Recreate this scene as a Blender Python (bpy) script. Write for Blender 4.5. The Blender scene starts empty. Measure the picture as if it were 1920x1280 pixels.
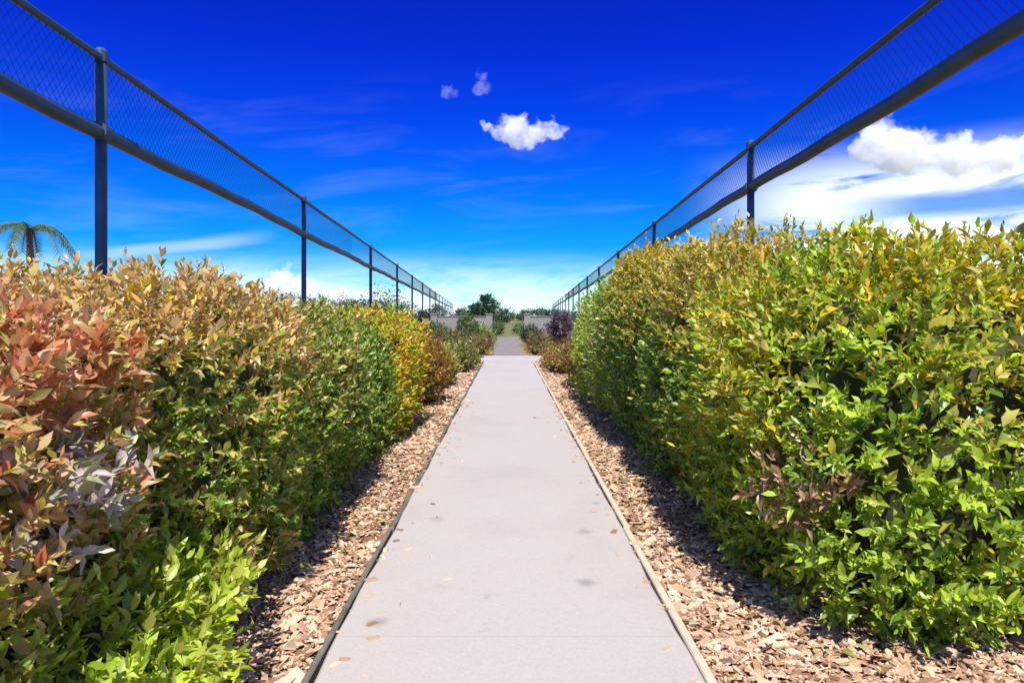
import bpy, math, random
import numpy as np
from mathutils import Vector, Matrix

rng = np.random.default_rng(7)
random.seed(7)
scene = bpy.context.scene
COL = scene.collection
R = math.radians

# ------------------------------------------------------------------ helpers
def link(o, parent=None):
    COL.objects.link(o)
    if parent is not None:
        o.parent = parent
    return o

def tag(o, label=None, cat=None, group=None, kind=None):
    if label: o['label'] = label
    if cat: o['category'] = cat
    if group: o['group'] = group
    if kind: o['kind'] = kind
    return o

def empty(name, loc, label, cat, group=None, rz=0.0):
    o = bpy.data.objects.new(name, None)
    o.empty_display_size = .2
    o.location = loc
    o.rotation_euler = (0, 0, rz)
    link(o)
    return tag(o, label, cat, group)

class MB:
    """collects vertices and faces of one mesh"""
    def __init__(s):
        s.v = []; s.f = []
    def add(s, vs, fs):
        n = len(s.v)
        s.v.extend([tuple(p) for p in vs])
        s.f.extend([tuple(i + n for i in f) for f in fs])
    def box(s, c, d, bev=0.0, rz=0.0):
        x, y, z = d[0] / 2, d[1] / 2, d[2] / 2
        b = min(bev, x * .9, y * .9, z * .9)
        cs, sn = math.cos(rz), math.sin(rz)
        def P(a, bb, cc): return (c[0] + a * cs - bb * sn, c[1] + a * sn + bb * cs, c[2] + cc)
        if b <= 0:
            vs = [P(i, j, k) for k in (-z, z) for i, j in ((-x, -y), (x, -y), (x, y), (-x, y))]
            s.add(vs, [(0, 3, 2, 1), (4, 5, 6, 7), (0, 1, 5, 4), (1, 2, 6, 5), (2, 3, 7, 6), (3, 0, 4, 7)])
            return
        ring = []
        for k, ins in ((-z, b), (-z + b, 0), (z - b, 0), (z, b)):
            X, Y = x - ins, y - ins
            ring.append([P(-X, -Y + b * (ins == 0), k), P(-X + b * (ins == 0), -Y, k), P(X - b * (ins == 0), -Y, k), P(X, -Y + b * (ins == 0), k),
                         P(X, Y - b * (ins == 0), k), P(X - b * (ins == 0), Y, k), P(-X + b * (ins == 0), Y, k), P(-X, Y - b * (ins == 0), k)])
        vs = [p for r in ring for p in r]
        fs = [tuple(range(7, -1, -1)), tuple(range(24, 32))]
        for i in range(3):
            for j in range(8):
                a, bq = i * 8 + j, i * 8 + (j + 1) % 8
                fs.append((a, bq, bq + 8, a + 8))
        s.add(vs, fs)
    def tube(s, pts, rad, n=8, cap=True):
        pts = [Vector(p) for p in pts]
        if not hasattr(rad, '__len__'): rad = [rad] * len(pts)
        vs = []
        for i, p in enumerate(pts):
            t = (pts[min(i + 1, len(pts) - 1)] - pts[max(i - 1, 0)]).normalized()
            u = t.cross(Vector((0, 0, 1)))
            if u.length < 1e-3: u = t.cross(Vector((1, 0, 0)))
            u.normalize(); w = t.cross(u)
            for k in range(n):
                a = 2 * math.pi * k / n
                vs.append(p + (u * math.cos(a) + w * math.sin(a)) * rad[i])
        fs = []
        for i in range(len(pts) - 1):
            for k in range(n):
                a, b = i * n + k, i * n + (k + 1) % n
                fs.append((a, a + n, b + n, b))
        if cap:
            fs.append(tuple(range(n)))
            fs.append(tuple(range(len(vs) - 1, len(vs) - n - 1, -1)))
        s.add(vs, fs)
    def build(s, name, m, parent=None, smooth=False):
        me = bpy.data.meshes.new(name)
        me.from_pydata(s.v, [], s.f)
        me.update()
        if smooth:
            me.polygons.foreach_set('use_smooth', [True] * len(me.polygons))
        me.materials.append(m)
        return link(bpy.data.objects.new(name, me), parent)

def np_mesh(name, verts, faces_list, m, parent=None, smooth=True):
    """verts (N,3); faces_list: arrays (F,k) with k = 3 or 4"""
    me = bpy.data.meshes.new(name)
    me.vertices.add(len(verts))
    me.vertices.foreach_set('co', np.ascontiguousarray(verts, np.float32).ravel())
    loops = np.concatenate([f.ravel() for f in faces_list])
    sizes = np.concatenate([np.full(len(f), f.shape[1], np.int32) for f in faces_list])
    starts = np.concatenate([[0], np.cumsum(sizes)[:-1]]).astype(np.int32)
    me.loops.add(len(loops))
    me.loops.foreach_set('vertex_index', loops.astype(np.int32))
    me.polygons.add(len(sizes))
    me.polygons.foreach_set('loop_start', starts)
    me.polygons.foreach_set('loop_total', sizes)
    me.polygons.foreach_set('use_smooth', np.full(len(sizes), smooth))
    me.update(calc_edges=True)
    me.materials.append(m)
    return link(bpy.data.objects.new(name, me), parent)

# ------------------------------------------------------------------ materials
def new_mat(name):
    m = bpy.data.materials.new(name)
    m.use_nodes = True
    nt = m.node_tree
    return m, nt, nt.nodes['Principled BSDF'], nt.nodes['Material Output']

def N(nt, t, **kw):
    n = nt.nodes.new(t)
    for k, v in kw.items():
        setattr(n, k, v)
    return n

def ramp(nt, stops, interp='LINEAR'):
    n = N(nt, 'ShaderNodeValToRGB')
    cr = n.color_ramp
    cr.interpolation = interp
    while len(cr.elements) < len(stops): cr.elements.new(.5)
    for e, (p, c) in zip(cr.elements, stops):
        e.position = p
        e.color = (*c, 1) if len(c) == 3 else c
    return n

def mixc(nt, fac, a, b, blend='MIX'):
    n = N(nt, 'ShaderNodeMix', data_type='RGBA', blend_type=blend)
    for sock, v in ((n.inputs[0], fac), (n.inputs[6], a), (n.inputs[7], b)):
        if hasattr(v, 'links'): nt.links.new(v, sock)
        elif hasattr(v, '__len__'): sock.default_value = (*v, 1)
        else: sock.default_value = v
    return n.outputs[2]

def noise(nt, scale, detail=4, rough=.55, dist=0.0, coord=None, four=False):
    n = N(nt, 'ShaderNodeTexNoise')
    n.inputs['Scale'].default_value = scale
    n.inputs['Detail'].default_value = detail
    n.inputs['Roughness'].default_value = rough
    n.inputs['Distortion'].default_value = dist
    if coord is not None: nt.links.new(coord, n.inputs['Vector'])
    return n

def leaf_mat(name, main, patch=None, patch_amt=.45, pscale=1.6, rough=.36, trans=.34, seed=0.0, gain=1.62, top=None):
    """main / patch: lists of leaf colours picked per leaf; patch colours take over in irregular areas"""
    m, nt, bs, out = new_mat(name)
    geo = N(nt, 'ShaderNodeNewGeometry')
    def cr(cols):
        k = len(cols)
        r = ramp(nt, [((i + .5) / k, tuple(min(.8, q * gain) for q in c)) for i, c in enumerate(cols)])
        nt.links.new(geo.outputs['Random Per Island'], r.inputs[0])
        return r.outputs[0]
    c = cr(main)
    if patch:
        mp = N(nt, 'ShaderNodeMapping'); mp.inputs['Location'].default_value = (seed, seed * 1.7, 0)
        nt.links.new(geo.outputs['Position'], mp.inputs[0])
        nz = noise(nt, pscale, 3, .6, 0, mp.outputs[0])
        wn = N(nt, 'ShaderNodeTexWhiteNoise', noise_dimensions='1D'); nt.links.new(geo.outputs['Random Per Island'], wn.inputs['W'])
        def mm(op, a, b):
            n = N(nt, 'ShaderNodeMath', operation=op)
            for s_, v in zip(n.inputs, (a, b)):
                if hasattr(v, 'links'): nt.links.new(v, s_)
                else: s_.default_value = v
            return n.outputs[0]
        val = mm('ADD', nz.outputs[0], mm('MULTIPLY', mm('SUBTRACT', wn.outputs['Value'], .5), .26))
        if top:      # new growth: more of the second colours among the leaves near the top
            sz = N(nt, 'ShaderNodeSeparateXYZ'); nt.links.new(geo.outputs['Position'], sz.inputs[0])
            tz = N(nt, 'ShaderNodeMapRange'); tz.inputs[1].default_value = top[0]; tz.inputs[2].default_value = top[1]
            tz.inputs[3].default_value = -.08; tz.inputs[4].default_value = top[2]
            nt.links.new(sz.outputs['Z'], tz.inputs[0]); val = mm('ADD', val, tz.outputs[0])
        mr = N(nt, 'ShaderNodeMapRange')
        mr.inputs[1].default_value = .63 - patch_amt * .35
        mr.inputs[2].default_value = .69 - patch_amt * .35
        nt.links.new(val, mr.inputs[0])
        c = mixc(nt, mr.outputs[0], c, cr(patch))
    nt.links.new(c, bs.inputs['Base Color'])
    bs.inputs['Roughness'].default_value = rough
    bs.inputs['Specular IOR Level'].default_value = .5
    tr = N(nt, 'ShaderNodeBsdfTranslucent')
    hs = N(nt, 'ShaderNodeHueSaturation'); hs.inputs['Value'].default_value = 1.3; hs.inputs['Saturation'].default_value = 1.1
    nt.links.new(c, hs.inputs['Color']); nt.links.new(hs.outputs[0], tr.inputs[0])
    mx = N(nt, 'ShaderNodeMixShader'); mx.inputs[0].default_value = trans
    nt.links.new(bs.outputs[0], mx.inputs[1]); nt.links.new(tr.outputs[0], mx.inputs[2])
    nt.links.new(mx.outputs[0], out.inputs[0])
    return m

def simple_mat(name, col, rough=.6, metal=0.0, var=.25, scale=6, bump=0.0, bscale=60, col2=None):
    m, nt, bs, out = new_mat(name)
    tc = N(nt, 'ShaderNodeTexCoord')
    nz = noise(nt, scale, 5, .6, 0, tc.outputs['Object'])
    lo = col2 if col2 else tuple(c * (1 - var) for c in col)
    hi = col if col2 else tuple(min(1, c * (1 + var)) for c in col)
    r = ramp(nt, [(.32, lo), (.68, hi)])
    nt.links.new(nz.outputs[0], r.inputs[0])
    nt.links.new(r.outputs[0], bs.inputs['Base Color'])
    bs.inputs['Roughness'].default_value = rough
    bs.inputs['Metallic'].default_value = metal
    if bump:
        b = N(nt, 'ShaderNodeBump'); b.inputs['Strength'].default_value = bump; b.inputs['Distance'].default_value = .01
        n2 = noise(nt, bscale, 4, .6, 0, tc.outputs['Object'])
        nt.links.new(n2.outputs[0], b.inputs['Height']); nt.links.new(b.outputs[0], bs.inputs['Normal'])
    return m

def island_mat(name, cols, rough=.85):
    m, nt, bs, out = new_mat(name)
    geo = N(nt, 'ShaderNodeNewGeometry')
    k = len(cols)
    r = ramp(nt, [((i + .5) / k, c) for i, c in enumerate(cols)])
    nt.links.new(geo.outputs['Random Per Island'], r.inputs[0])
    nt.links.new(r.outputs[0], bs.inputs['Base Color'])
    bs.inputs['Roughness'].default_value = rough
    bs.inputs['Specular IOR Level'].default_value = .2
    return m

# ------------------------------------------------------------------ camera
EYE = 1.5
FPX, VPX, VPY = 1280.0, 953.0, 593.0        # focal length and vanishing point of the path in photo pixels
cam = bpy.data.objects.new('camera', bpy.data.cameras.new('camera'))
cam.data.sensor_width = 36; cam.data.lens = 36 * FPX / 1920
cam.data.shift_x = (960 - VPX) / 1920; cam.data.shift_y = -(640 - VPY) / 1920
cam.data.clip_end = 20000
cam.location = (0, 0, EYE); cam.rotation_euler = (R(90), 0, 0)
link(cam); scene.camera = cam

# ------------------------------------------------------------------ light and sky
SUN_EL, SUN_AZ = R(52), R(178)               # azimuth from +Y towards +X: behind the camera, a little to the right
sd = Vector((math.sin(SUN_AZ) * math.cos(SUN_EL), math.cos(SUN_AZ) * math.cos(SUN_EL), math.sin(SUN_EL)))
sl = bpy.data.lights.new('sun', 'SUN'); sl.energy = 4.4; sl.angle = R(.53); sl.color = (1, .95, .86)
so = link(bpy.data.objects.new('sun', sl)); so.rotation_euler = sd.to_track_quat('Z', 'Y').to_euler(); so.location = sd * 50

w = bpy.data.worlds.new('World'); scene.world = w; w.use_nodes = True
nt = w.node_tree; nt.nodes.clear()
L = nt.links.new
sky = N(nt, 'ShaderNodeTexSky', sky_type='NISHITA'); sky.sun_disc = False
sky.sun_elevation = SUN_EL; sky.sun_rotation = SUN_AZ
sky.altitude = 300; sky.air_density = 1.0; sky.dust_density = .3; sky.ozone_density = 2.5
tc = N(nt, 'ShaderNodeTexCoord')
sep = N(nt, 'ShaderNodeSeparateXYZ'); L(tc.outputs['Generated'], sep.inputs[0])
# clear polarised blue: the sky's own colour filtered deeper with height, then brightened overhead as added fill
tint = ramp(nt, [(0.0, (.34, .68, .78)), (.045, (.12, .58, .84)), (.09, (.014, .40, .93)), (.17, (.004, .28, 1.0)), (.27, (.005, .14, 1.06)), (.36, (.008, .078, 1.05)), (.43, (.012, .065, .9)), (.62, (1.0, 1.08, 1.2)), (1.0, (1.2, 1.25, 1.3))])
L(sep.outputs['Z'], tint.inputs[0])
skyc = mixc(nt, 1.0, sky.outputs[0], tint.outputs[0], 'MULTIPLY')

def math_(op, a, b=None, clamp=False):
    n = N(nt, 'ShaderNodeMath', operation=op, use_clamp=clamp)
    for s, v in zip(n.inputs, (a, b)):
        if v is None: continue
        if hasattr(v, 'links'): L(v, s)
        else: s.default_value = v
    return n.outputs[0]
def smooth(v, a, b):
    n = N(nt, 'ShaderNodeMapRange', interpolation_type='SMOOTHSTEP')
    n.inputs[1].default_value = a; n.inputs[2].default_value = b
    L(v, n.inputs[0]); return n.outputs[0]
az = math_('ARCTAN2', sep.outputs['X'], sep.outputs['Y'])
el = math_('ARCSINE', sep.outputs['Z'])
# thin cirrus drawn out along the horizon
comb = N(nt, 'ShaderNodeCombineXYZ')
L(math_('MULTIPLY', az, 2.2), comb.inputs[0])
L(math_('ADD', math_('MULTIPLY', el, 13.0), math_('MULTIPLY', az, -1.1)), comb.inputs[1])
nz1 = noise(nt, 1.5, 7, .6, .5, comb.outputs[0])
band = math_('MULTIPLY', smooth(el, .015, .06), math_('SUBTRACT', 1.0, smooth(el, .19, .36)))
cirrus = math_('MULTIPLY', smooth(nz1.outputs[0], .47, .80), band)
cirrus = math_('MULTIPLY', cirrus, .07)
# bank of streaky cloud low on the right, and a milky horizon
comb2 = N(nt, 'ShaderNodeCombineXYZ')
L(math_('MULTIPLY', az, 5.0), comb2.inputs[0]); L(math_('MULTIPLY', el, 24.0), comb2.inputs[1])
nz2 = noise(nt, 1.3, 7, .62, .4, comb2.outputs[0])
bank = math_('MULTIPLY', smooth(az, .24, .46), math_('SUBTRACT', 1.0, smooth(el, .15, .235)))
bank = math_('MULTIPLY', bank, smooth(nz2.outputs[0], .28, .50))
gap = math_('SUBTRACT', 1.0, smooth(math_('ABSOLUTE', math_('SUBTRACT', el, math_('ADD', .137, math_('MULTIPLY', math_('SUBTRACT', nz1.outputs[0], .5), .03)))), .006, .026))
gap = math_('MULTIPLY', gap, smooth(az, .40, .56))
bank = math_('MULTIPLY', bank, math_('SUBTRACT', 1.0, math_('MULTIPLY', gap, .85)))
bank = math_('MULTIPLY', bank, .98)
hz = math_('MULTIPLY', math_('SUBTRACT', 1.0, smooth(el, .01, .105)), smooth(nz2.outputs[0], .22, .62))
hz = math_('MULTIPLY', hz, .85)
lin = math_('SUBTRACT', el, math_('ADD', .168, math_('MULTIPLY', az, .17)))
st = math_('SUBTRACT', 1.0, smooth(math_('ABSOLUTE', math_('ADD', lin, math_('MULTIPLY', math_('SUBTRACT', nz1.outputs[0], .5), .02))), .002, .014))
st = math_('MULTIPLY', st, math_('MULTIPLY', smooth(az, -.62, -.5), math_('SUBTRACT', 1.0, smooth(az, -.42, -.31))))
cirrus = math_('MAXIMUM', cirrus, math_('MULTIPLY', st, .30))
cl = math_('MAXIMUM', math_('MAXIMUM', cirrus, bank), hz, True)
skyc = mixc(nt, cl, skyc, (7.6, 8.2, 8.5))
bg = N(nt, 'ShaderNodeBackground'); bg.inputs[1].default_value = .1
L(skyc, bg.inputs[0])
wo = N(nt, 'ShaderNodeOutputWorld'); L(bg.outputs[0], wo.inputs[0])

# ------------------------------------------------------------------ clouds (real puffs of scattering vapour, far away)
def pix(px, py, D):
    return Vector(((px - VPX) / FPX * D, D, EYE + (VPY - py) / FPX * D))
def cloud_mat(name, lobes, dens, nscale, ragged):
    """vapour that thins out from the middle of each lobe to its ragged edge"""
    m = bpy.data.materials.new(name); m.use_nodes = True
    nt = m.node_tree; nt.nodes.clear()
    tc = N(nt, 'ShaderNodeTexCoord')
    def mt(op, a, b=None):
        n = N(nt, 'ShaderNodeMath', operation=op)
        for s_, v in zip(n.inputs, (a, b)):
            if v is None: continue
            if hasattr(v, 'links'): nt.links.new(v, s_)
            else: s_.default_value = v
        return n.outputs[0]
    big = max(r[0] for _, r in lobes)
    wn = noise(nt, 1.6 / big, 4, .6, 0, tc.outputs['Object'])
    ws = N(nt, 'ShaderNodeVectorMath', operation='SUBTRACT'); nt.links.new(wn.outputs['Color'], ws.inputs[0]); ws.inputs[1].default_value = (.5, .5, .5)
    wsc = N(nt, 'ShaderNodeVectorMath', operation='SCALE'); nt.links.new(ws.outputs[0], wsc.inputs[0]); wsc.inputs['Scale'].default_value = big * 1.5
    warp = N(nt, 'ShaderNodeVectorMath', operation='ADD'); nt.links.new(tc.outputs['Object'], warp.inputs[0]); nt.links.new(wsc.outputs[0], warp.inputs[1])
    total = None
    for c, r in lobes:
        mp = N(nt, 'ShaderNodeVectorMath', operation='SUBTRACT'); nt.links.new(warp.outputs[0], mp.inputs[0]); mp.inputs[1].default_value = c
        dv = N(nt, 'ShaderNodeVectorMath', operation='DIVIDE'); nt.links.new(mp.outputs[0], dv.inputs[0]); dv.inputs[1].default_value = r
        ln = N(nt, 'ShaderNodeVectorMath', operation='DOT_PRODUCT'); nt.links.new(dv.outputs[0], ln.inputs[0]); nt.links.new(dv.outputs[0], ln.inputs[1])
        f = mt('MAXIMUM', mt('SUBTRACT', 1.0, ln.outputs['Value']), 0.0)
        total = f if total is None else mt('ADD', total, f)
    total = mt('MINIMUM', total, 1.0)
    nz = noise(nt, 1.0 / nscale, 6, .68, .4, tc.outputs['Object'])
    v = mt('SUBTRACT', total, mt('MULTIPLY', nz.outputs[0], ragged))
    mr = N(nt, 'ShaderNodeMapRange', interpolation_type='SMOOTHSTEP'); mr.inputs[1].default_value = .0; mr.inputs[2].default_value = .55; mr.inputs[4].default_value = dens
    nt.links.new(v, mr.inputs[0])
    pv = N(nt, 'ShaderNodeVolumePrincipled')
    pv.inputs['Color'].default_value = (.99, .996, 1, 1); pv.inputs['Anisotropy'].default_value = .0
    nt.links.new(mr.outputs[0], pv.inputs['Density'])
    o = N(nt, 'ShaderNodeOutputMaterial'); nt.links.new(pv.outputs[0], o.inputs['Volume'])
    return m
def make_cloud(puffs, D, dens, label, ragged=1.25, squash=.8, depth=.7):
    """puffs: (px, py, radius px); each becomes a lobe of a real size at distance D"""
    k = D / FPX
    c0 = pix(puffs[0][0], puffs[0][1], D)
    lobes = [(tuple(pix(px, py, D) - c0), (rp * k, rp * k * depth, rp * k * squash)) for px, py, rp in puffs]
    rmax = max(p[2] for p in puffs) * k
    mb = MB()
    for c, r in lobes:
        r = tuple(q + rmax * .35 for q in r)
        vs, fs = [], []
        n1, n2 = 10, 16
        for i in range(n1 + 1):
            th = math.pi * i / n1
            for j in range(n2):
                a = 2 * math.pi * j / n2
                vs.append((c[0] + r[0] * math.sin(th) * math.cos(a), c[1] + r[1] * math.sin(th) * math.sin(a), c[2] + r[2] * math.cos(th)))
        for i in range(n1):
            for j in range(n2):
                a, b = i * n2 + j, i * n2 + (j + 1) % n2
                fs.append((a, a + n2, b + n2, b))
        mb.add(vs, fs)
    o = mb.build('cloud', cloud_mat('cloud_vapour', lobes, dens, rmax * .42, ragged)); o.location = c0
    rm = o.modifiers.new('remesh', 'REMESH'); rm.mode = 'VOXEL'; rm.voxel_size = max(2.0, rmax / 9)
    return tag(o, label, 'cloud', None, 'thing')
CD = 1500.0
make_cloud([(985, 246, 50), (952, 240, 40), (1022, 243, 34), (1052, 240, 27), (983, 270, 24), (922, 243, 22)], CD, .06,
           'small bright heart shaped white cloud alone in the middle of the blue sky')
make_cloud([(908, 162, 26), (896, 170, 20), (902, 140, 20)], CD, .012, 'faint wisp of cloud up and right of another wisp, above the heart shaped cloud')
make_cloud([(848, 173, 24), (832, 172, 16)], CD, .012, 'faintest small cloud wisp, the lower left one of two above the heart shaped cloud')
make_cloud([(1660, 256, 74), (1630, 280, 50), (1718, 280, 70), (1785, 292, 66), (1690, 300, 50), (1845, 290, 64), (1905, 284, 70), (1960, 280, 60), (2030, 285, 56)],
           CD, .06, 'large white cumulus cloud below the right fence rail, over the hedge')
make_cloud([(1310, 455, 30), (1280, 462, 24), (1345, 456, 28), (1380, 462, 24)], CD, .06, 'little white cloud peeping over the hedge just under the right fence rail')
make_cloud([(545, 530, 60), (505, 548, 50), (600, 550, 54), (455, 560, 40), (650, 562, 44), (700, 572, 36), (760, 578, 30)], CD, .06, 'white cloud bank low on the horizon behind the second post of the left fence')

# ------------------------------------------------------------------ ground, path, road
m_ground, gnt, gbs, _ = new_mat('earth')
gtc = N(gnt, 'ShaderNodeTexCoord')
n1 = noise(gnt, 2.2, 6, .6, 0, gtc.outputs['Object']); n2 = noise(gnt, 45, 4, .7, 0, gtc.outputs['Object'])
r1 = ramp(gnt, [(.3, (.20, .12, .07)), (.5, (.32, .20, .12)), (.7, (.42, .28, .17))]); gnt.links.new(n1.outputs[0], r1.inputs[0])
r2 = ramp(gnt, [(.3, (.55, .5, .45)), (.7, (1.2, 1.15, 1.1))]); gnt.links.new(n2.outputs[0], r2.inputs[0])
gc = mixc(gnt, 1.0, r1.outputs[0], r2.outputs[0], 'MULTIPLY')
gsep = N(gnt, 'ShaderNodeSeparateXYZ'); gnt.links.new(gtc.outputs['Object'], gsep.inputs[0])
gmr = N(gnt, 'ShaderNodeMapRange'); gmr.inputs[1].default_value = 46; gmr.inputs[2].default_value = 49; gnt.links.new(gsep.outputs['Y'], gmr.inputs[0])
gr = ramp(gnt, [(.35, (.09, .11, .035)), (.6, (.21, .19, .085))]); gnt.links.new(n1.outputs[0], gr.inputs[0])
gc = mixc(gnt, gmr.outputs[0], gc, gr.outputs[0])
gnt.links.new(gc, gbs.inputs['Base Color']); gbs.inputs['Roughness'].default_value = .95; gbs.inputs['Specular IOR Level'].default_value = .1
gb = N(gnt, 'ShaderNodeBump'); gb.inputs['Strength'].default_value = .7; gb.inputs['Distance'].default_value = .02
gnt.links.new(n2.outputs[0], gb.inputs['Height']); gnt.links.new(gb.outputs[0], gbs.inputs['Normal'])
mb = MB(); mb.add([(-4000, -200, 0), (4000, -200, 0), (4000, 8000, 0), (-4000, 8000, 0)], [(0, 1, 2, 3)])
tag(mb.build('ground', m_ground), kind='structure')

m_path, pnt, pbs, _ = new_mat('concrete')
ptc = N(pnt, 'ShaderNodeTexCoord')
a1 = noise(pnt, .9, 5, .6, .2, ptc.outputs['Object']); a2 = noise(pnt, 90, 3, .6, 0, ptc.outputs['Object']); a3 = noise(pnt, 5.5, 6, .7, .3, ptc.outputs['Object'])
c1 = ramp(pnt, [(.3, (.40, .36, .345)), (.5, (.435, .39, .37)), (.7, (.41, .39, .38))]); pnt.links.new(a1.outputs[0], c1.inputs[0])
c2 = ramp(pnt, [(.3, (.90, .90, .91)), (.7, (1.05, 1.04, 1.03))]); pnt.links.new(a2.outputs[0], c2.inputs[0])
c3 = ramp(pnt, [(.24, (.72, .70, .69)), (.36, (1, 1, 1)), (.8, (1.03, 1.03, 1.03))]); pnt.links.new(a3.outputs[0], c3.inputs[0])
pc = mixc(pnt, 1, c1.outputs[0], c2.outputs[0], 'MULTIPLY'); pc = mixc(pnt, 1, pc, c3.outputs[0], 'MULTIPLY')
# a few dark worn spots
vo = N(pnt, 'ShaderNodeTexVoronoi'); vo.inputs['Scale'].default_value = 1.1; pnt.links.new(ptc.outputs['Object'], vo.inputs['Vector'])
sp = N(pnt, 'ShaderNodeMapRange'); sp.inputs[1].default_value = .022; sp.inputs[2].default_value = .05; pnt.links.new(vo.outputs['Distance'], sp.inputs[0])
pc = mixc(pnt, sp.outputs[0], (.26, .25, .25), pc)
wv = noise(pnt, 7, 3, .6, 0, ptc.outputs['Object'])
wa = N(pnt, 'ShaderNodeVectorMath', operation='SCALE'); pnt.links.new(wv.outputs['Color'], wa.inputs[0]); wa.inputs['Scale'].default_value = .12
wb = N(pnt, 'ShaderNodeVectorMath', operation='ADD'); pnt.links.new(ptc.outputs['Object'], wb.inputs[0]); pnt.links.new(wa.outputs[0], wb.inputs[1])
for sx, sy, sr, k_ in ((.42, 3.72, .065, .68), (-.62, 3.24, .05, .7), (.52, 4.6, .06, .75), (-.5, 4.9, .06, .82), (.1, 6.4, .30, .96), (-.2, 8.3, .3, .95)):
    ds = N(pnt, 'ShaderNodeVectorMath', operation='DISTANCE'); pnt.links.new(wb.outputs[0], ds.inputs[0]); ds.inputs[1].default_value = (sx + .06, sy + .06, .11)
    mr_ = N(pnt, 'ShaderNodeMapRange'); mr_.inputs[1].default_value = sr * .4; mr_.inputs[2].default_value = sr * 1.3; mr_.inputs[3].default_value = k_; mr_.inputs[4].default_value = 1.0
    pnt.links.new(ds.outputs['Value'], mr_.inputs[0])
    cb = N(pnt, 'ShaderNodeCombineColor')
    for i_ in range(3): pnt.links.new(mr_.outputs[0], cb.inputs[i_])
    pc = mixc(pnt, 1, pc, cb.outputs[0], 'MULTIPLY')
psx = N(pnt, 'ShaderNodeSeparateXYZ'); pnt.links.new(ptc.outputs['Object'], psx.inputs[0])
jm = N(pnt, 'ShaderNodeMath', operation='PINGPONG'); pnt.links.new(psx.outputs['Y'], jm.inputs[0]); jm.inputs[1].default_value = 1.55
jr_ = N(pnt, 'ShaderNodeMapRange'); jr_.inputs[1].default_value = .003; jr_.inputs[2].default_value = .007; pnt.links.new(jm.outputs[0], jr_.inputs[0])
pc = mixc(pnt, jr_.outputs[0], (.36, .33, .31), pc)
pnt.links.new(pc, pbs.inputs['Base Color']); pbs.inputs['Roughness'].default_value = .85; pbs.inputs['Specular IOR Level'].default_value = .25
pb = N(pnt, 'ShaderNodeBump'); pb.inputs['Strength'].default_value = .25; pb.inputs['Distance'].default_value = .004
pnt.links.new(a2.outputs[0], pb.inputs['Height']); pnt.links.new(pb.outputs[0], pbs.inputs['Normal'])

PW = .785   # half width of the slab
def path_half(y): return PW
mb = MB()
ys = np.linspace(-3, 22.4, 120)
top, N_ = .05, len(ys)
vs = []
for i, y in enumerate(ys):
    jl, jr = .006 * math.sin(y * 3.1) + .004 * math.sin(y * 9.7), .006 * math.sin(y * 2.7 + 1) + .004 * math.sin(y * 11.3)
    xl, xr = -PW + jl, PW + jr
    vs += [(xl, y, -.05), (xl, y, top - .012), (xl + .012, y, top), (xr - .012, y, top), (xr, y, top - .012), (xr, y, -.05)]
fs = []
for i in range(N_ - 1):
    for k in range(5):
        a = i * 6 + k
        fs.append((a, a + 1, a + 7, a + 6)[::-1])
fs += [(0, 1, 2, 3, 4, 5)[::-1], tuple(range((N_ - 1) * 6, N_ * 6))]
mb.add(vs, fs)
tag(mb.build('path', m_path), kind='structure')

# paved crossing at the end of the path, and the narrower grey path that carries on
m_pave = simple_mat('paving', (.42, .37, .355), .85, var=.08, scale=2)
mb = MB(); mb.box((0, 23.6, .03), (7.2, 2.3, .10), .01); tag(mb.build('pavement', m_pave), kind='structure')
m_drive = simple_mat('grey_path_concrete', (.21, .185, .165), .9, var=.12, scale=1.5)
mb = MB(); mb.add([(-.62, 24.76, .012), (.58, 24.76, .012), (.75, 50, .012), (-.85, 50, .012)], [(0, 1, 2, 3)]); tag(mb.build('far_path', m_drive), kind='structure')
# edging along the path; the dark left strip stands in for the slab's shadow
m_edge_d = simple_mat('edge_shadow_dark', (.13, .12, .105), .9, var=.4, scale=9, bump=.4)
m_edge_l = simple_mat('pale_edging', (.52, .45, .34), .85, var=.15, scale=7, bump=.3)
def edging(x, w_, h, m, label, dx=0):
    mb = MB()
    y = -2.5
    k = 0
    while y < 22.2:
        ln = 2.4
        mb.box((x + .006 * math.sin(k * 2.3), y + ln / 2, h / 2 - .02 + .004 * math.sin(k * 1.7)), (w_, ln - .008, h + .04), .006)
        y += ln; k += 1
    o = mb.build('path_edging', m)
    return tag(o, label, 'edging', 'edging strips along the path')
edging(-PW - .022, .030, .050, m_edge_d, 'dark edging strip standing in for the slab shadow along the left side of the concrete path')
edging(PW + .030, .042, .058, m_edge_l, 'pale cream edging strip along the right side of the concrete path')
edging_gap = MB()

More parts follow.
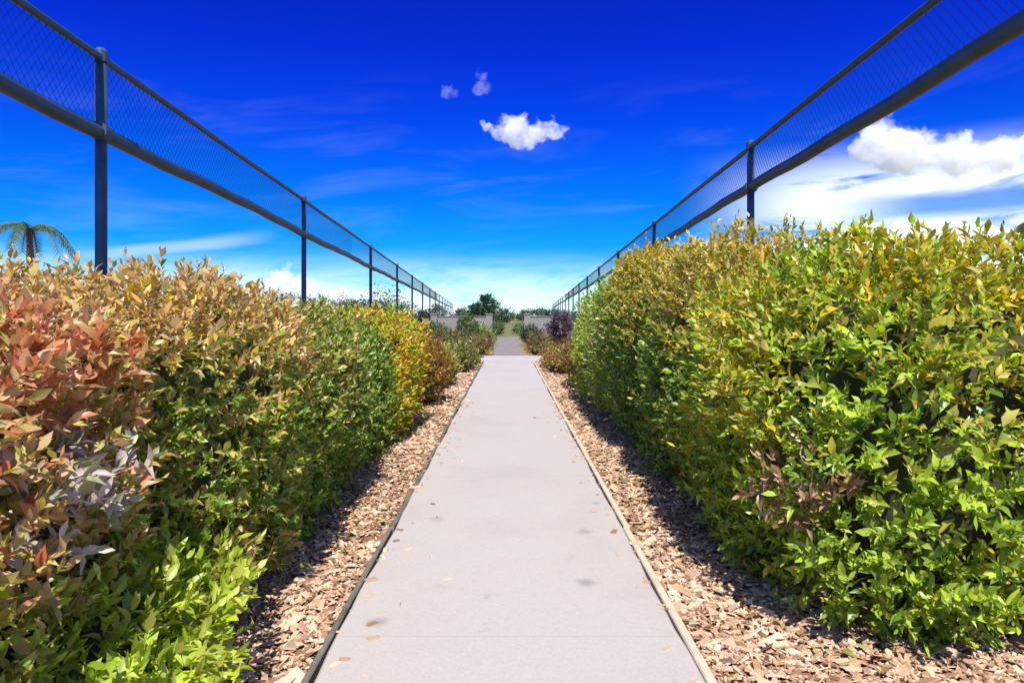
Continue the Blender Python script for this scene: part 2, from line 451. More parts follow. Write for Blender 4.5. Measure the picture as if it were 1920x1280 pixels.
# ------------------------------------------------------------------ fences: posts, two rails and wire mesh between
m_steel = simple_mat('painted_steel', (.020, .055, .12), .55, .0, var=.3, scale=5, bump=.1, bscale=40)
m_wire = simple_mat('galvanised_wire', (.02, .05, .09), .5, .4, var=.2, scale=20)
def fence(p0, ang, posts, zl, zu, s0, s1, label):
    """p0: start of the fence line on the ground, ang: direction from +Y towards +X; posts: distances along the line"""
    root = empty('fence', (p0[0], p0[1], 0), label, 'fence', 'tall steel rail fences behind the hedges', rz=-ang)
    for k, s in enumerate(posts):
        mb = MB(); mb.tube([(0, s, -.3), (0, s, zu - .02)], .042, 12)
        po = mb.build('post', m_steel, root, True)
        c = MB(); c.tube([(0, s, zu - .03), (0, s, zu + .05), (0, s, zu + .075)], [.050, .050, .03], 12); c.build('cap', m_steel, po, False)
        c = MB(); c.tube([(0, s - .055, zl), (0, s + .055, zl)], .070, 12); c.build('clamp', m_steel, po, False)
    mb = MB()
    pts = [(0, s, zu + .004 * math.sin(s * 1.3)) for s in np.arange(s0, s1, .8)]
    mb.tube(pts, .030, 10); mb.build('top_rail', m_steel, root, True)
    mb = MB()
    pts = [(0, s, zl + .012 * math.sin(s * .9) + .006 * math.sin(s * 3.7)) for s in np.arange(s0, s1, .4)]
    mb.tube(pts, .056, 10); mb.build('lower_rail', m_steel, root, True)
    # chain-link band: zigzag wires
    hgt = zu - zl
    cell = .075
    V, F = [], []
    r_ = .0016
    def wire(a, b):
        d = (b - a); d = d / np.linalg.norm(d)
        u = np.array([1.0, 0, 0]); w_ = np.cross(d, u)
        n = len(V) * 1
        base = len(V)
        for p in (a, b):
            for q in ((1, 0), (-.5, .87), (-.5, -.87)):
                V.append(p + r_ * (u * q[0] + w_ * q[1]))
        F.extend([(base + i, base + (i + 1) % 3, base + 3 + (i + 1) % 3, base + 3 + i) for i in range(3)])
    s = s0
    while s < min(s1, 60):
        wire(np.array([.004, s, zl]), np.array([.004, s + hgt * .9, zu]))
        wire(np.array([-.004, s + hgt * .9, zl]), np.array([-.004, s, zu]))
        s += cell * (1 if s < 16 else 1.6)
    np_mesh('wire_mesh', np.array(V), [np.array(F)], m_wire, root, False)
    return root
AL = -math.atan((953 - 880) / FPX)
AR = math.atan((1010 - 953) / FPX)
fence((-2.8, 0), AL, [-1.2, 5.2, 11.57, 19.4, 26.5, 33.5, 41, 48.5, 56, 63.5, 71, 78.5, 86, 93.5, 101, 108.5, 116], 2.90, 3.46, -3, 116.2, 'tall dark steel fence with two rails and wire mesh, behind the left hedge')
fence((2.42, 0), AR, [1.4, 7.8, 14.3, 20.8, 27.4, 34, 41, 48, 55, 62, 69, 76, 83, 90, 97, 104, 111, 118], 2.97, 3.43, -3, 118.2, 'tall dark steel fence with two rails and wire mesh, behind the taller right hedge')

# ------------------------------------------------------------------ leaves
LEAF_V = np.array([  # x across, y along, z up; folded a little along the midrib and drooping at the tip
    (0, 0, 0), (-.30, .30, .07), (-.34, .58, .04), (0, 1, -.10), (.34, .58, .04), (.30, .30, .07), (0, .30, 0), (0, .60, -.01)], float)
LEAF_T = np.array([(0, 6, 1), (7, 3, 2), (0, 5, 6), (7, 4, 3)])
LEAF_Q = np.array([(6, 7, 2, 1), (5, 4, 7, 6)])
LEAF_V_FAR = np.array([(0, 0, 0), (-.36, .45, .05), (0, 1, -.08), (.36, .45, .05)], float)
LEAF_T_FAR = np.array([(0, 2, 1), (0, 3, 2)])

def unit(a):
    return a / np.maximum(np.linalg.norm(a, axis=-1, keepdims=True), 1e-9)

def leaf_arrays(pos, along, normal, length, width, far=False):
    """one leaf per row"""
    y = unit(along)
    x = unit(np.cross(y, normal))
    z = np.cross(x, y)
    B = LEAF_V_FAR if far else LEAF_V
    k = len(B)
    curl = rng.normal(1.0, 1.3, len(pos))
    width = width * rng.uniform(.72, 1.2, len(pos))
    v = (pos[:, None, :] + x[:, None, :] * (B[None, :, 0, None] * width[:, None, None])
         + y[:, None, :] * (B[None, :, 1, None] * length[:, None, None]) + z[:, None, :] * (B[None, :, 2, None] * (length * curl)[:, None, None]))
    off = (np.arange(len(pos)) * k)[:, None, None]
    if far:
        fs = [(LEAF_T_FAR[None] + off).reshape(-1, 3)]
    else:
        fs = [(LEAF_T[None] + off).reshape(-1, 3), (LEAF_Q[None] + off).reshape(-1, 4)]
    return v.reshape(-1, 3), fs

class Lump:
    """smooth pseudo-noise from a few random sine waves"""
    def __init__(s, g, scale, n=9):
        s.k = g.normal(size=(n, 3)) / scale; s.p = g.uniform(0, 6.28, n); s.n = n
    def __call__(s, P):
        return np.sin(P @ s.k.T + s.p).sum(1) / math.sqrt(s.n)

def shoots_to_leaves(g, P, D, L_, nl, ll, lw, spread=.9, jitter=.5):
    """P shoot base, D direction, L_ shoot length, nl leaves per shoot"""
    n = len(P)
    t = np.tile((np.arange(nl) + .6) / nl, n) + g.uniform(-.05, .05, n * nl)
    Pi = np.repeat(P, nl, 0); Di = np.repeat(unit(D), nl, 0); Li = np.repeat(L_, nl)
    ref = np.where(np.abs(Di[:, 2:3]) > .9, np.array([[1.0, 0, 0]]), np.array([[0, 0, 1.0]]))
    U = unit(np.cross(Di, ref)); W = np.cross(Di, U)
    ph = np.tile(np.arange(nl) * 2.4, n) + np.repeat(g.uniform(0, 6.28, n), nl) + g.normal(0, .3, n * nl)
    rad = U * np.cos(ph)[:, None] + W * np.sin(ph)[:, None]
    op = (spread * (1.15 - .75 * t))[:, None] + g.normal(0, .12, (n * nl, 1))
    al = unit(Di * np.cos(op) + rad * np.sin(op) + g.normal(0, .12, (n * nl, 3)))
    nr = unit(Di * np.sin(op) * 1.0 - rad * np.cos(op) + np.array([0, 0, .5]) + g.normal(0, jitter, (n * nl, 3)))
    pos = Pi + Di * (Li * t)[:, None]
    s = np.clip(g.lognormal(0, .32, n * nl), .45, 1.55) * (1.1 - .35 * t)
    return pos, al, nr, ll * s, lw * s

CAM = np.array([0, 0, EYE])
SHRUBS = []      # implicit bodies, so that leaves buried in a neighbour can be skipped

def body_val(sh, P):
    q = np.abs((P - np.array(sh['c'])) / np.array(sh['r']))
    return (q ** sh['p']).sum(1) ** (1 / sh['p'])

def grow(sh):
    g = np.random.default_rng(sh['seed'])
    c, r, p = np.array(sh['c']), np.array(sh['r']), sh['p']
    dist = max(1.6, math.hypot(c[0], max(0.5, c[1] - .5)))
    far = dist > 8.5
    area = 4 * (r[0] * r[1] + r[0] * r[2] + r[1] * r[2]) * .85
    dens = sh.get('dens', 1.35) * (215 if dist < 8 else 215 * (8 / dist) ** 1.1)
    n = int(area * dens)
    lump, lump2 = Lump(g, .42), Lump(g, .16)
    d = g.normal(size=(n * 2, 3)); d = unit(d) * r
    d = d / ((np.abs(d / r) ** p).sum(1) ** (1 / p))[:, None]
    nrm = unit(np.sign(d) * np.abs(d / r) ** (p - 1) / r)
    P0 = c + d
    k = 1 + sh.get('lump', .075) * lump(P0) + .045 * lump2(P0)
    depth = g.uniform(0, 1, len(d)) ** 1.4 * .30
    P = c + d * k[:, None] - nrm * depth[:, None]
    # keep what is above ground, not buried in a neighbour; thin out what faces away from the path
    keep = P[:, 2] > .03
    for o in SHRUBS:
        if o is not sh and abs(o['c'][1] - c[1]) < 3.2 and np.sign(o['c'][0]) == np.sign(c[0]):
            keep &= ~((body_val(o, P) < .86))
    view = unit(CAM - P)
    facing = (view * nrm).sum(1)
    keep &= (facing > -.25) | (g.uniform(0, 1, len(P)) < .35)
    P, nrm, depth = P[keep][:n], nrm[keep][:n], depth[keep][:n]
    sc = .84 * sh.get('leaf', .062) * (1 if not far else (1.25 if dist < 14 else 1.7))
    D = unit(nrm * .75 + np.array([0, 0, .55]) + g.normal(0, .38, P.shape))
    Ls = g.uniform(.08, .2, len(P)) * (sc / .062) ** .7
    nl = 10 if not far else 8
    pos, al, nr, ll, lw = shoots_to_leaves(g, P, D, Ls, nl, sc, sc * sh.get('aspect', .62))
    # long young shoots that stand out of the trimmed outline
    m = int(sh.get('sprigs', 18))
    if m:
        top = np.where((nrm[:, 2] > .25) & (depth < .08))[0]
        if len(top):
            idx = g.choice(top, min(m, len(top)), False)
            D2 = unit(nrm[idx] * .5 + np.array([0, 0, 1.0]) + g.normal(0, .3, (len(idx), 3)))
            a = shoots_to_leaves(g, P[idx], D2, g.uniform(.10, .28, len(idx)), 12, sc * .85, sc * .5, .7)
            pos, al, nr = np.concatenate([pos, a[0]]), np.concatenate([al, a[1]]), np.concatenate([nr, a[2]])
            ll, lw = np.concatenate([ll, a[3]]), np.concatenate([lw, a[4]])
    ok = pos[:, 2] > .015
    v, fs = leaf_arrays(pos[ok], al[ok], nr[ok], ll[ok], lw[ok], far)
    return v, fs, P, nrm

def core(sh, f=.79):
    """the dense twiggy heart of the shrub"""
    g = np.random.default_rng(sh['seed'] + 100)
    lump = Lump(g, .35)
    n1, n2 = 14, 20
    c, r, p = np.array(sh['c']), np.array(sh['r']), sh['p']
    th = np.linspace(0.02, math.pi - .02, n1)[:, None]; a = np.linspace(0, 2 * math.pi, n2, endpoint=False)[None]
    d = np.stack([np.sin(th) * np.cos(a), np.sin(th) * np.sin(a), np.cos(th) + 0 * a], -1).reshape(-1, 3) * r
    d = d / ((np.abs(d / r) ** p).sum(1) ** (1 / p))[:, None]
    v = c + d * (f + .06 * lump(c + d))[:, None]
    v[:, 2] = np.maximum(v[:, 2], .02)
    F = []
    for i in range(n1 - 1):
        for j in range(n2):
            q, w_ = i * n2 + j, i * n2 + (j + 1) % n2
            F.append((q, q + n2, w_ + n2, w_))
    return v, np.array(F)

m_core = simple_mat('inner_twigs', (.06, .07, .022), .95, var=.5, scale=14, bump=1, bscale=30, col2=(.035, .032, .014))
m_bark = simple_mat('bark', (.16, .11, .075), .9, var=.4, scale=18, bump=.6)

def shrub(x, y, a, b, H, mat, label, cat='shrub', group=None, name='hedge_shrub', **kw):
    sh = dict(c=(x, y, H * .5), r=(a, b, H * .53), p=kw.pop('p', 4.0), seed=len(SHRUBS) * 13 + 5, mat=mat, label=label, cat=cat, group=group, name=name, H=H)
    sh.update(kw)
    SHRUBS.append(sh)

def patch(sh, nm, pc, pr, pm, P, nrm, root, off):
    """a clump of differently coloured leaves growing out of the shrub around the point pc"""
    g = np.random.default_rng(sh['seed'] + 9)
    q = np.linalg.norm((P - np.array(pc)) / np.array(pr), axis=1)
    idx = np.where(q < g.uniform(.6, 1.15, len(q)))[0]
    if not len(idx): return
    D = unit(nrm[idx] * .8 + np.array([0, 0, .45]) + g.normal(0, .4, (len(idx), 3)))
    sc = sh.get('leaf', .062)
    a = shoots_to_leaves(g, P[idx] + nrm[idx] * .03, D, g.uniform(.09, .18, len(idx)), 10, sc, sc * .6)
    v, fs = leaf_arrays(*a)
    np_mesh(nm, v - off, fs, pm, root)

def build_shrub(sh):
    x, y, _ = sh['c']
    root = empty(sh['name'], (x, y, 0), sh['label'], sh['cat'], sh['group'])
    v, fs, P, nrm = grow(sh)
    off = np.array([x, y, 0])
    np_mesh('foliage', v - off, fs, sh['mat'], root)
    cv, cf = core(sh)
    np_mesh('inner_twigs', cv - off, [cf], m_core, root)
    # stems from the soil and twigs reaching out into the leaves
    g = np.random.default_rng(sh['seed'] + 3)
    mb = MB()
    ns = 7 if y < 9 else 4
    for k in range(ns):
        bx, by = g.uniform(-.55, .55) * sh['r'][0], g.uniform(-.7, .7) * sh['r'][1]
        ex, ey = bx * 1.25 + g.uniform(-.1, .1), by * 1.2 + g.uniform(-.1, .1)
        hh = sh['H'] * .6
        mb.tube([(bx, by, -.05), (bx + g.uniform(-.04, .04), by, hh * .3), ((bx + ex) / 2, (by + ey) / 2, hh * .65), (ex, ey, hh)], [.02, .016, .012, .006], 6)
        mb.build('stem', m_bark, root, True); mb = MB()
    for nm, pc, pr, pm in sh.get('patches', ()):
        patch(sh, nm, pc, pr, pm, P, nrm, root, off)
    return root

# leaf colour sets: each list is the range of colours of single leaves
G_DARK = [(.030, .070, .012), (.055, .115, .018), (.085, .16, .022), (.12, .20, .03), (.05, .11, .03)]
G_MID = [(.060, .115, .014), (.12, .19, .020), (.19, .27, .028), (.26, .33, .05), (.10, .16, .03)]
G_LIME = [(.12, .19, .015), (.20, .29, .020), (.29, .38, .03), (.35, .42, .05), (.17, .24, .02)]
OLIVE = [(.13, .12, .02), (.21, .19, .03), (.29, .26, .05), (.34, .30, .09), (.17, .17, .03)]
YELLOW = [(.24, .16, .015), (.36, .25, .02), (.44, .31, .03), (.31, .26, .025), (.42, .23, .03)]
RED = [(.30, .08, .035), (.40, .15, .08), (.36, .19, .08), (.46, .24, .14), (.28, .18, .05), (.42, .27, .16)]
MAUVE = [(.22, .18, .16), (.30, .25, .22), (.36, .28, .27), (.23, .23, .17), (.18, .19, .10)]
RUST = [(.14, .055, .012), (.21, .085, .016), (.16, .10, .02), (.27, .13, .025), (.11, .06, .015)]
TAN = [(.26, .18, .08), (.36, .27, .13), (.30, .19, .08), (.22, .19, .05), (.40, .31, .16)]

GL, GR = 'shrubs grown together into the left hedge', 'shrubs grown together into the right hedge'
LX = -2.18
shrub(-2.15, 1.80, .82, 1.15, 1.44, leaf_mat('red_tipped_leaves', OLIVE + TAN[:3] + G_MID[1:4], RED + TAN + OLIVE[2:4], .26, 2.0, seed=1.0, top=(.7, 1.35, .24)),
      'red and mauve tinged hedge shrub at the left edge, nearest the camera', 'shrub', GL, leaf=.064, lump=.09, seed=11)
shrub(-2.14, 3.60, .88, 1.10, 1.60, leaf_mat('bronze_green_leaves', G_MID + OLIVE[1:4] + G_DARK[2:4], TAN + YELLOW[1:3] + RED[3:5], .38, 1.7, seed=4.0, top=(.85, 1.6, .20)),
      'bronze green hedge shrub with orange top below the tall left fence post', 'shrub', GL, leaf=.060, lump=.085)
shrub(-2.08, 5.25, .82, 1.15, 1.46, leaf_mat('mid_green_leaves', G_MID + G_DARK[1:3], OLIVE + TAN[:2], .38, 1.8, seed=2.0, top=(.8, 1.5, .10)),
      'mid green hedge shrub with a pale olive top, third along the left hedge', 'shrub', GL, leaf=.060)
shrub(-2.12, 6.95, .78, 1.15, 1.40, leaf_mat('dark_green_leaves', G_DARK + G_MID[2:4], OLIVE[2:] + G_MID, .25, 1.7, seed=6.0),
      'darkest green shrub of the left hedge, beside the yellow end of the hedge', 'shrub', GL, leaf=.060)
shrub(-1.96, 8.85, .74, 1.15, 1.38, leaf_mat('golden_leaves', YELLOW, G_LIME, .38, 1.5, seed=3.0),
      'golden yellow shrub closing the far end of the left hedge', 'shrub', GL, leaf=.062)
shrub(-1.58, 2.25, .48, .80, .55, leaf_mat('lime_leaves', [(.20, .26, .02), (.27, .32, .03), (.33, .36, .06), (.15, .21, .02), (.28, .26, .05)], G_LIME[1:4] + G_MID[1:3], .30, 2.2, seed=8.0),
      'low lime green shrub with large leaves at the foot of the left hedge', 'shrub', None, name='low_shrub', leaf=.075, sprigs=8, p=2.4)
shrub(-1.78, 11.7, .68, 1.0, 1.05, leaf_mat('rust_leaves', RUST, RUST[1:] + OLIVE[:2], .3, 1.6, seed=5.0),
      'low rust brown shrub just past the golden end of the left hedge', 'shrub', None, name='low_shrub', leaf=.06, sprigs=10, p=2.4)
shrub(-1.75, 14.8, .6, 1.5, .8, leaf_mat('olive_leaves', OLIVE + G_DARK[:2], TAN[:2] + G_MID[:2], .4, 1.6, seed=7.0),
      'low olive shrub beyond the rust brown shrub on the left', 'shrub', None, name='low_shrub', leaf=.06, sprigs=10, p=2.4)
shrub(-1.45, 19.2, .55, 1.7, .62, leaf_mat('dull_dark_leaves', [(.05, .045, .012), (.09, .08, .02), (.13, .12, .03), (.07, .08, .02)], OLIVE, .3, 1.6, seed=9.0),
      'low dark shrub at the far left end of the path', 'shrub', None, name='low_shrub', leaf=.06, sprigs=6, p=2.4)

shrub(2.28, 3.98, 1.0, 1.10, 1.71, leaf_mat('bright_green_leaves', G_MID + G_LIME[1:4], YELLOW[1:4] + OLIVE[1:] + G_LIME[1:3], .36, 1.5, seed=12.0, top=(.8, 1.7, .15)),
      'bright green hedge shrub with a dead brown patch, nearest on the right', 'shrub', GR, leaf=.070, lump=.085)
shrub(3.75, 4.05, 1.15, 1.10, 1.57, leaf_mat('big_lime_leaves', G_LIME + G_MID[1:3], YELLOW[1:4] + OLIVE[1:] + TAN[:1] + G_LIME[2:4], .36, 1.5, seed=15.0, top=(.8, 1.7, .17)),
      'lime green large leaved hedge shrub at the right edge', 'shrub', GR, leaf=.074, lump=.085)
shrub(2.20, 6.00, .92, 1.15, 1.92, leaf_mat('olive_topped_leaves', G_DARK[1:] + G_MID, YELLOW[1:4] + OLIVE[1:] + TAN[3:], .36, 1.4, seed=13.0, top=(1.0, 2.0, .18)),
      'tallest hedge shrub on the right with an olive yellow top below the fence post', 'shrub', GR, leaf=.064)
shrub(2.12, 7.90, .86, 1.15, 2.10, leaf_mat('deep_green_leaves', G_DARK + G_MID[1:3], OLIVE[1:] + YELLOW[:3], .30, 1.5, seed=14.0, top=(1.0, 2.0, .16)),
      'deep green shrub in the middle of the right hedge', 'shrub', GR, leaf=.062)
shrub(2.06, 9.75, .80, 1.15, 2.05, leaf_mat('fresh_green_leaves', G_MID + G_LIME[:2], OLIVE[2:] + MAUVE[3:], .35, 1.5, seed=16.0),
      'fresh green shrub before the last one of the right hedge', 'shrub', GR, leaf=.062)
shrub(1.98, 11.55, .72, 1.10, 1.82, leaf_mat('lime_end_leaves', G_LIME[:3] + G_MID[1:3], OLIVE[2:], .3, 1.5, seed=17.0),
      'lime green shrub closing the far end of the right hedge', 'shrub', GR, leaf=.062)
shrub(1.75, 14.1, .55, 1.2, .95, leaf_mat('dark_rust_leaves', [(.07, .032, .008), (.11, .055, .012), (.15, .075, .015), (.09, .06, .012)], OLIVE[:2], .25, 1.6, seed=18.0),
      'low dark rust shrub just past the end of the right hedge', 'shrub', None, name='low_shrub', leaf=.06, sprigs=8, p=2.4)
shrub(1.5, 18.8, .5, 1.5, .55, leaf_mat('brown_leaves', RUST[:3] + TAN[2:3], OLIVE[:2], .25, 1.6, seed=19.0),
      'low brown shrub at the far right end of the path', 'shrub', None, name='low_shrub', leaf=.06, sprigs=6, p=2.4)
m_dead = leaf_mat('dead_leaves', [(.13, .07, .03), (.20, .12, .06), (.28, .18, .10), (.16, .10, .04), (.10, .06, .03)], trans=.1)
m_mauve = leaf_mat('grey_mauve_leaves', MAUVE, trans=.2)
m_red = leaf_mat('young_red_leaves', RED)
for q_ in SHRUBS:
    if 'dead brown patch' in q_['label']: q_['patches'] = [('dead_leaves', (1.42, 3.15, .68), (.2, .4, .15), m_dead)]
    if 'red and mauve' in q_['label']: q_['patches'] = [('grey_leaves', (-1.38, 2.05, .95), (.35, .28, .17), m_mauve), ('red_leaves', (-1.46, 2.2, 1.29), (.5, .34, .15), m_red)]
m_rb = leaf_mat('red_brown_leaves', [(.10, .045, .018), (.15, .07, .025), (.20, .10, .035), (.09, .06, .02), (.13, .10, .03)], OLIVE[:3], .25, 1.3, seed=23.0)
m_do = leaf_mat('dark_olive_leaves', [(.06, .07, .015), (.10, .10, .02), (.14, .14, .03), (.08, .06, .02)], RUST[:3], .25, 1.3, seed=25.0)
for x_, y_, a_, b_, h_, m_, lb_ in ((-1.25, 26.2, .62, .6, .62, m_rb, 'low red brown shrub left of the grey opening at the path end'),
                                    (1.22, 25.6, .55, .5, .40, m_rb, 'lowest red brown shrub right of the grey opening at the path end'),
                                    (-2.55, 26.8, .75, .7, .85, m_do, 'dark olive shrub behind the low red brown one on the left'),
                                    (2.35, 26.6, .7, .7, .80, m_do, 'dark olive shrub behind the purple leaved tree'),
                                    (-1.35, 30.4, .65, .6, .78, m_do, 'second dark olive shrub on the left, farther along the narrow path'),
                                    (1.45, 30.0, .65, .6, .72, m_rb, 'red brown shrub on the right, farther along the narrow path')):
    shrub(x_, y_, a_, b_, h_, m_, lb_, 'shrub', 'shrubs beyond the path end', name='low_shrub', leaf=.055, sprigs=6, p=2.4)
for sh in SHRUBS:
    build_shrub(sh)

# dead brown twigs caught in the near right shrub
# ------------------------------------------------------------------ wood chip mulch
def chips(n, xr, yr, g, size=(.02, .055)):
    x = g.uniform(*xr, n); y = g.uniform(*yr, n)
    return x, y
def mulch():
    g = np.random.default_rng(3)
    Ps = []
    for side in (-1, 1):
        for y0, y1, dens in ((1.3, 4.5, 2600), (4.5, 9, 1100), (9, 16, 420), (16, 22, 200)):
            w_ = 1.15 if y1 > 5 else 1.4
            n = int(dens * (y1 - y0) * w_)
            x = PW + .06 + g.uniform(0, 1, n) * w_
            Ps.append(np.stack([side * x, g.uniform(y0, y1, n)], 1))
    n = 9000
    Ps.append(np.stack([g.uniform(1.2, 4.5, n), g.uniform(1.6, 3.9, n)], 1))
    P = np.concatenate(Ps)
    n = len(P)
    ns = 170
    e = np.abs(g.exponential(.07, ns)); sg = np.where(g.uniform(0, 1, ns) < .5, -1, 1)
    P = np.concatenate([P, np.stack([sg * np.maximum(PW - e, 0), g.uniform(1.8, 12, ns)], 1)])
    lift = np.concatenate([np.zeros(n), np.full(ns, .0475)])
    n = len(P)
    far = np.clip(P[:, 1] / 5, 1, 3)
    ln = g.lognormal(math.log(.030), .6, n) * far ** .6; wd = ln * g.uniform(.25, .6, n); th = g.uniform(.003, .009, n) * far ** .5
    ln = np.minimum(ln, .10); yaw = g.uniform(0, 6.28, n); pit = np.where(lift > 0, 0, g.normal(0, .28, n)); rol = np.where(lift > 0, 0, g.normal(0, .35, n))
    cy, sy, cp, sp_ = np.cos(yaw), np.sin(yaw), np.cos(pit), np.sin(pit)
    X = np.stack([cy * cp, sy * cp, sp_], 1)
    Y = unit(np.stack([-sy, cy, rol], 1)); Z = unit(np.cross(X, Y)); Y = np.cross(Z, X)
    B = np.array([(-.5, -.4, -.5), (.5, -.5, -.5), (.42, .5, -.5), (-.5, .42, -.5), (-.44, -.34, .5), (.44, -.42, .5), (.36, .42, .5), (-.44, .36, .5)])
    c = np.stack([P[:, 0], P[:, 1], .004 + lift + np.where(lift > 0, 0, g.uniform(0, .022, n)) + th / 2], 1)
    v = c[:, None] + X[:, None] * (B[None, :, :1] * ln[:, None, None]) + Y[:, None] * (B[None, :, 1:2] * wd[:, None, None]) + Z[:, None] * (B[None, :, 2:] * th[:, None, None])
    F = np.array([(4, 5, 6, 7), (0, 1, 5, 4), (1, 2, 6, 5), (2, 3, 7, 6), (3, 0, 4, 7)])
    fs = (F[None] + (np.arange(n) * 8)[:, None, None]).reshape(-1, 4)
    m = island_mat('wood_chips', [(.26, .14, .085), (.44, .26, .16), (.56, .37, .24), (.66, .48, .34), (.50, .30, .19), (.38, .24, .15), (.70, .56, .43), (.20, .11, .065)])
    o = np_mesh('mulch', v.reshape(-1, 3), [fs], m, None, False)
    tag(o, 'reddish brown wood chip mulch on both sides of the path', 'mulch', None, 'stuff')
mulch()

# fallen leaves lying on the mulch
def litter():
    g = np.random.default_rng(21)
    n = 1500
    side = np.where(g.uniform(0, 1, n) < .5, -1, 1)
    x = side * (PW + .05 + g.uniform(0, 1, n) ** .8 * .9); y = g.uniform(1.7, 13, n)
    x2 = g.uniform(1.2, 4, 400); y2 = g.uniform(2, 3.6, 400)
    x, y = np.concatenate([x, x2]), np.concatenate([y, y2]); n = len(x)
    pos = np.stack([x, y, .032 + g.uniform(0, .012, n)], 1)
    a = g.uniform(0, 6.28, n)
    al = np.stack([np.cos(a), np.sin(a), g.normal(0, .15, n)], 1)
    nr = np.stack([g.normal(0, .3, n), g.normal(0, .3, n), np.ones(n)], 1)
    ll = g.lognormal(math.log(.05), .25, n)
    v, fs = leaf_arrays(pos, al, nr, ll, ll * .6)
    m = island_mat('dry_leaves', [(.30, .19, .08), (.42, .30, .14), (.22, .11, .05), (.20, .20, .05), (.50, .40, .26)], .7)
    tag(np_mesh('leaf_litter', v, fs, m), 'dry fallen leaves scattered over the mulch', 'leaves', None, 'stuff')
litter()

# ------------------------------------------------------------------ far end: house, trees, shrubs
m_wall = simple_mat('pale_render', (.19, .19, .185), .9, var=.06, scale=2)
m_cap = simple_mat('wall_coping', (.16, .16, .155), .85, var=.12, scale=3)
def garden_wall(x0, x1, y, h, label):
    root = empty('garden_wall', ((x0 + x1) / 2, y, 0), label, 'wall')
    hw = (x1 - x0) / 2
    mb = MB(); mb.box((0, 0, h / 2 - .05), (2 * hw, .22, h + .1), .004); mb.build('wall_face', m_wall, root)
    mb = MB(); mb.box((0, 0, h + .035), (2 * hw, .32, .07), .015); mb.build('coping', m_cap, root)
    n = max(2, int(2 * hw / 3.6) + 1)
    for k in range(n):
        px = -hw + 2 * hw * k / (n - 1)
        mb = MB(); mb.box((px, -.02, (h + .14) / 2 - .05), (.44, .40, h + .24), .01); p = mb.build('pier', m_wall, root)
        mb = MB(); mb.box((px, -.02, h + .185), (.54, .50, .09), .02); mb.build('cap', m_cap, p)
    return root
garden_wall(-5.1, -1.3, 47, 1.45, 'pale grey garden wall across the far end, left of the opening')
garden_wall(1.3, 4.1, 47, 1.45, 'pale grey garden wall across the far end, right of the opening')
def tree(name, x, y, h, cr, th, mat, label, cat='tree', sq=1.0, nclump=60, leaf=.16, seed=1, bare=.35):
    g = np.random.default_rng(seed)
    root = empty(name, (x, y, 0), label, cat)
    mb = MB()
    mb.tube([(0, 0, -.2), (.03, 0, h * .25), (-.03, .02, h * .5), (0, 0, h * .78)], [th, th * .8, th * .55, th * .15], 8)
    cz = h - cr * sq
    cen = []
    for k in range(nclump):
        d = unit(g.normal(size=3)); q = g.uniform(.25, 1) ** .5
        c = np.array([d[0] * cr, d[1] * cr, cz + d[2] * cr * sq]) * 1.0
        c = np.array([0, 0, cz]) + (c - np.array([0, 0, cz])) * q * g.uniform(.75, 1.1)
        cen.append(c)
        if k < 14:
            s_ = np.array([0, 0, h * g.uniform(.3, .6)])
            mb.tube([tuple(s_), tuple((s_ + c) / 2 + np.array([0, 0, -.05 * cr])), tuple(c)], [th * .35, th * .22, th * .08], 5)
    mb.build('trunk', m_bark, root, True)
    cen = np.array(cen)
    per = 46
    P = np.repeat(cen, per, 0) + g.normal(0, cr * .13, (nclump * per, 3))
    al = unit(P - np.array([0, 0, cz])) + g.normal(0, .5, P.shape)
    nr = np.array([0, 0, 1.0]) + g.normal(0, .6, P.shape)
    ll = leaf * g.lognormal(0, .25, len(P))
    v, fs = leaf_arrays(P, al, nr, ll, ll * .6, True)
    np_mesh('crown', v, fs, mat, root)
    return root
m_tdark = leaf_mat('tree_dark_leaves', [(.012, .035, .022), (.02, .05, .03), (.03, .07, .035)], rough=.6, trans=.2)
m_tgreen = leaf_mat('tree_green_leaves', [(.03, .07, .012), (.06, .11, .02), (.09, .15, .03)], rough=.5)
m_tpurple = leaf_mat('tree_purple_leaves', [(.05, .034, .045), (.085, .058, .08), (.12, .085, .11), (.045, .032, .035)], rough=.5)
tree('tree', -1.9, 58, 3.3, .95, .12, m_tdark, 'dark round tree standing up against the sky at the end of the path', sq=1.0, nclump=50, leaf=.2, seed=4)
tree('tree', -2.75, 60, 2.5, .8, .1, m_tdark, 'lower dark tree tucked against the left of the round tree', sq=.9, nclump=40, leaf=.2, seed=5)
tree('tree', 1.72, 25.5 - 3.0, 1.62, .42, .05, m_tpurple, 'small purple leaved tree where the right fence meets the path end', sq=1.0, nclump=60, leaf=.085, seed=6)
tree('tree', -2.0, 33.5, 1.65, .55, .06, m_tgreen, 'small upright green tree at the left beyond the path end', sq=1.35, nclump=60, leaf=.1, seed=8)

def far_shrub(x, y, a, b, H, mat, label, seed):
    sh = dict(c=(x, y, H * .5), r=(a, b, H * .53), p=2.3, seed=seed, mat=mat, label=label, cat='shrub', group='shrubs beyond the path end', name='round_shrub', H=H, leaf=.07, sprigs=6, dens=1.6)
    SHRUBS.append(sh); build_shrub(sh)
m_pale = leaf_mat('pale_leaves', [(.18, .24, .09), (.27, .33, .14), (.12, .17, .05)], rough=.5)
far_shrub(-1.3, 34.5, .55, .5, .95, m_pale, 'pale green round shrub beyond the path end beside the small upright tree', 301)
far_shrub(-1.15, 37.5, .45, .45, .85, m_tgreen, 'dark green round shrub left of the gap in the grey wall', 302)
far_shrub(1.15, 35.0, .5, .45, .95, m_tdark, 'dark round shrub right of the gap in the grey wall', 303)
far_shrub(-3.3, 33.0, .8, .5, .9, m_tgreen, 'broad green shrub beyond the path end beside the left fence', 304)
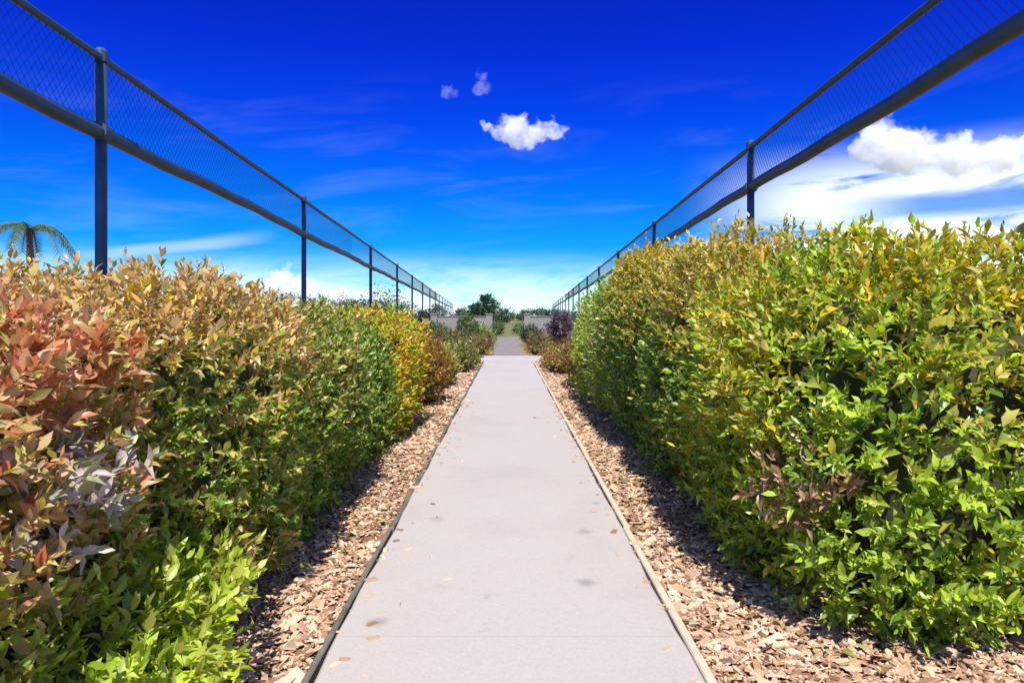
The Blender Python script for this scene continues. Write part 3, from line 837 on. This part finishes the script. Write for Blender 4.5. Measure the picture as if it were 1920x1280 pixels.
far_shrub(-3.9, 36.0, .6, .5, 1.05, m_tdark, 'dark blue green shrub beyond the path end, farthest left', 305)

far_shrub(-.95, 52, .7, .6, 1.15, m_tgreen, 'green shrub in the gap of the grey walls, left of its middle', 306)
far_shrub(1.0, 56, .8, .6, 1.0, m_pale, 'pale green shrub in the gap of the grey walls, right of its middle', 307)
# belt of trees a long way off
def treeline():
    g = np.random.default_rng(31)
    Ps, S = [], []
    for k in range(120):
        x = g.uniform(-75, 75); y = g.uniform(120, 165); h = g.uniform(2.2, 4.6) * (1.5 if abs(x) > 22 else .85); r = h * g.uniform(.4, .75)
        for c in range(14):
            d = unit(g.normal(size=3)) * g.uniform(.3, 1) ** .5
            cen = np.array([x + d[0] * r, y + d[1] * r, h * .55 + d[2] * h * .42])
            Ps.append(cen + g.normal(0, r * .16, (34, 3)))
    P = np.concatenate(Ps); P[:, 2] = np.maximum(P[:, 2], .05)
    al = g.normal(0, 1, P.shape); nr = np.array([0, 0, .8]) + g.normal(0, .7, P.shape)
    ll = .42 * g.lognormal(0, .3, len(P))
    v, fs = leaf_arrays(P, al, nr, ll, ll * .65, True)
    m = leaf_mat('distant_leaves', [(.035, .06, .035), (.06, .09, .05), (.09, .12, .07), (.05, .075, .055)], rough=.7, trans=.15, gain=1.2)  # bluish distance haze is mixed into these leaf colours
    tag(np_mesh('distant_trees', v, fs, m), 'belt of low trees along the horizon beyond the path end', 'trees', None, 'stuff')
treeline()

# a palm far off to the left, only its drooping fronds above the hedge
def palm(x, y, h, label):
    g = np.random.default_rng(77)
    root = empty('palm_tree', (x, y, 0), label, 'palm')
    mb = MB(); mb.tube([(0, 0, -.2), (.08, 0, h * .4), (.02, .05, h * .75), (0, 0, h)], [.22, .17, .14, .12], 10); mb.build('trunk', m_bark, root, True)
    V, F = [], []
    mr = MB()
    for k in range(15):
        a = k * 2.4 + g.uniform(-.2, .2); ln = g.uniform(1.5, 2.1); up = g.uniform(.25, .9)
        pts = []
        for i in range(11):
            t = i / 10
            pts.append(np.array([math.cos(a) * ln * t * (1 - .18 * t), math.sin(a) * ln * t * (1 - .18 * t), h + ln * (up * t - (.55 + up * .75) * t * t)]))
        mr.tube([tuple(p) for p in pts], [.03 - .024 * i / 10 for i in range(11)], 5)
        sd_ = np.array([-math.sin(a), math.cos(a), 0])
        for i in range(1, 11):
            for q in (0, .5):
                p = pts[i] if q == 0 else (pts[i] + pts[i - 1]) / 2
                tg = unit((pts[i] - pts[i - 1])[None])[0]
                for s_ in (-1, 1):
                    tip = p + (sd_ * s_ * .75 + tg * .6 + np.array([0, 0, -.45])) * .42 * (1 - .5 * abs(i / 10 - .45))
                    n = len(V); wv = tg * .03
                    V.extend([p - wv, p + wv, tip]); F.append((n, n + 1, n + 2))
    rk = mr.build('frond_stalks', m_tdark_s, root, True)
    np_mesh('fronds', np.array(V), [np.array(F)], m_palm, root, False)
m_palm = leaf_mat('palm_leaves', [(.02, .05, .03), (.04, .08, .045), (.06, .11, .05)], rough=.45, trans=.15)
m_tdark_s = simple_mat('frond_stalk', (.06, .09, .04), .6)
palm(-17.9, 25.5, 4.75, 'distant palm with drooping fronds showing above the left hedge at the left edge')

# ------------------------------------------------------------------ render settings
scene.render.engine = 'CYCLES'
scene.cycles.use_denoising = True
scene.cycles.max_bounces = 12; scene.cycles.volume_bounces = 8
scene.cycles.diffuse_bounces = 4; scene.cycles.transparent_max_bounces = 8
vs_ = scene.view_settings
vs_.view_transform = 'Standard'; vs_.look = 'None'; vs_.exposure = 0.7; vs_.gamma = 1.0
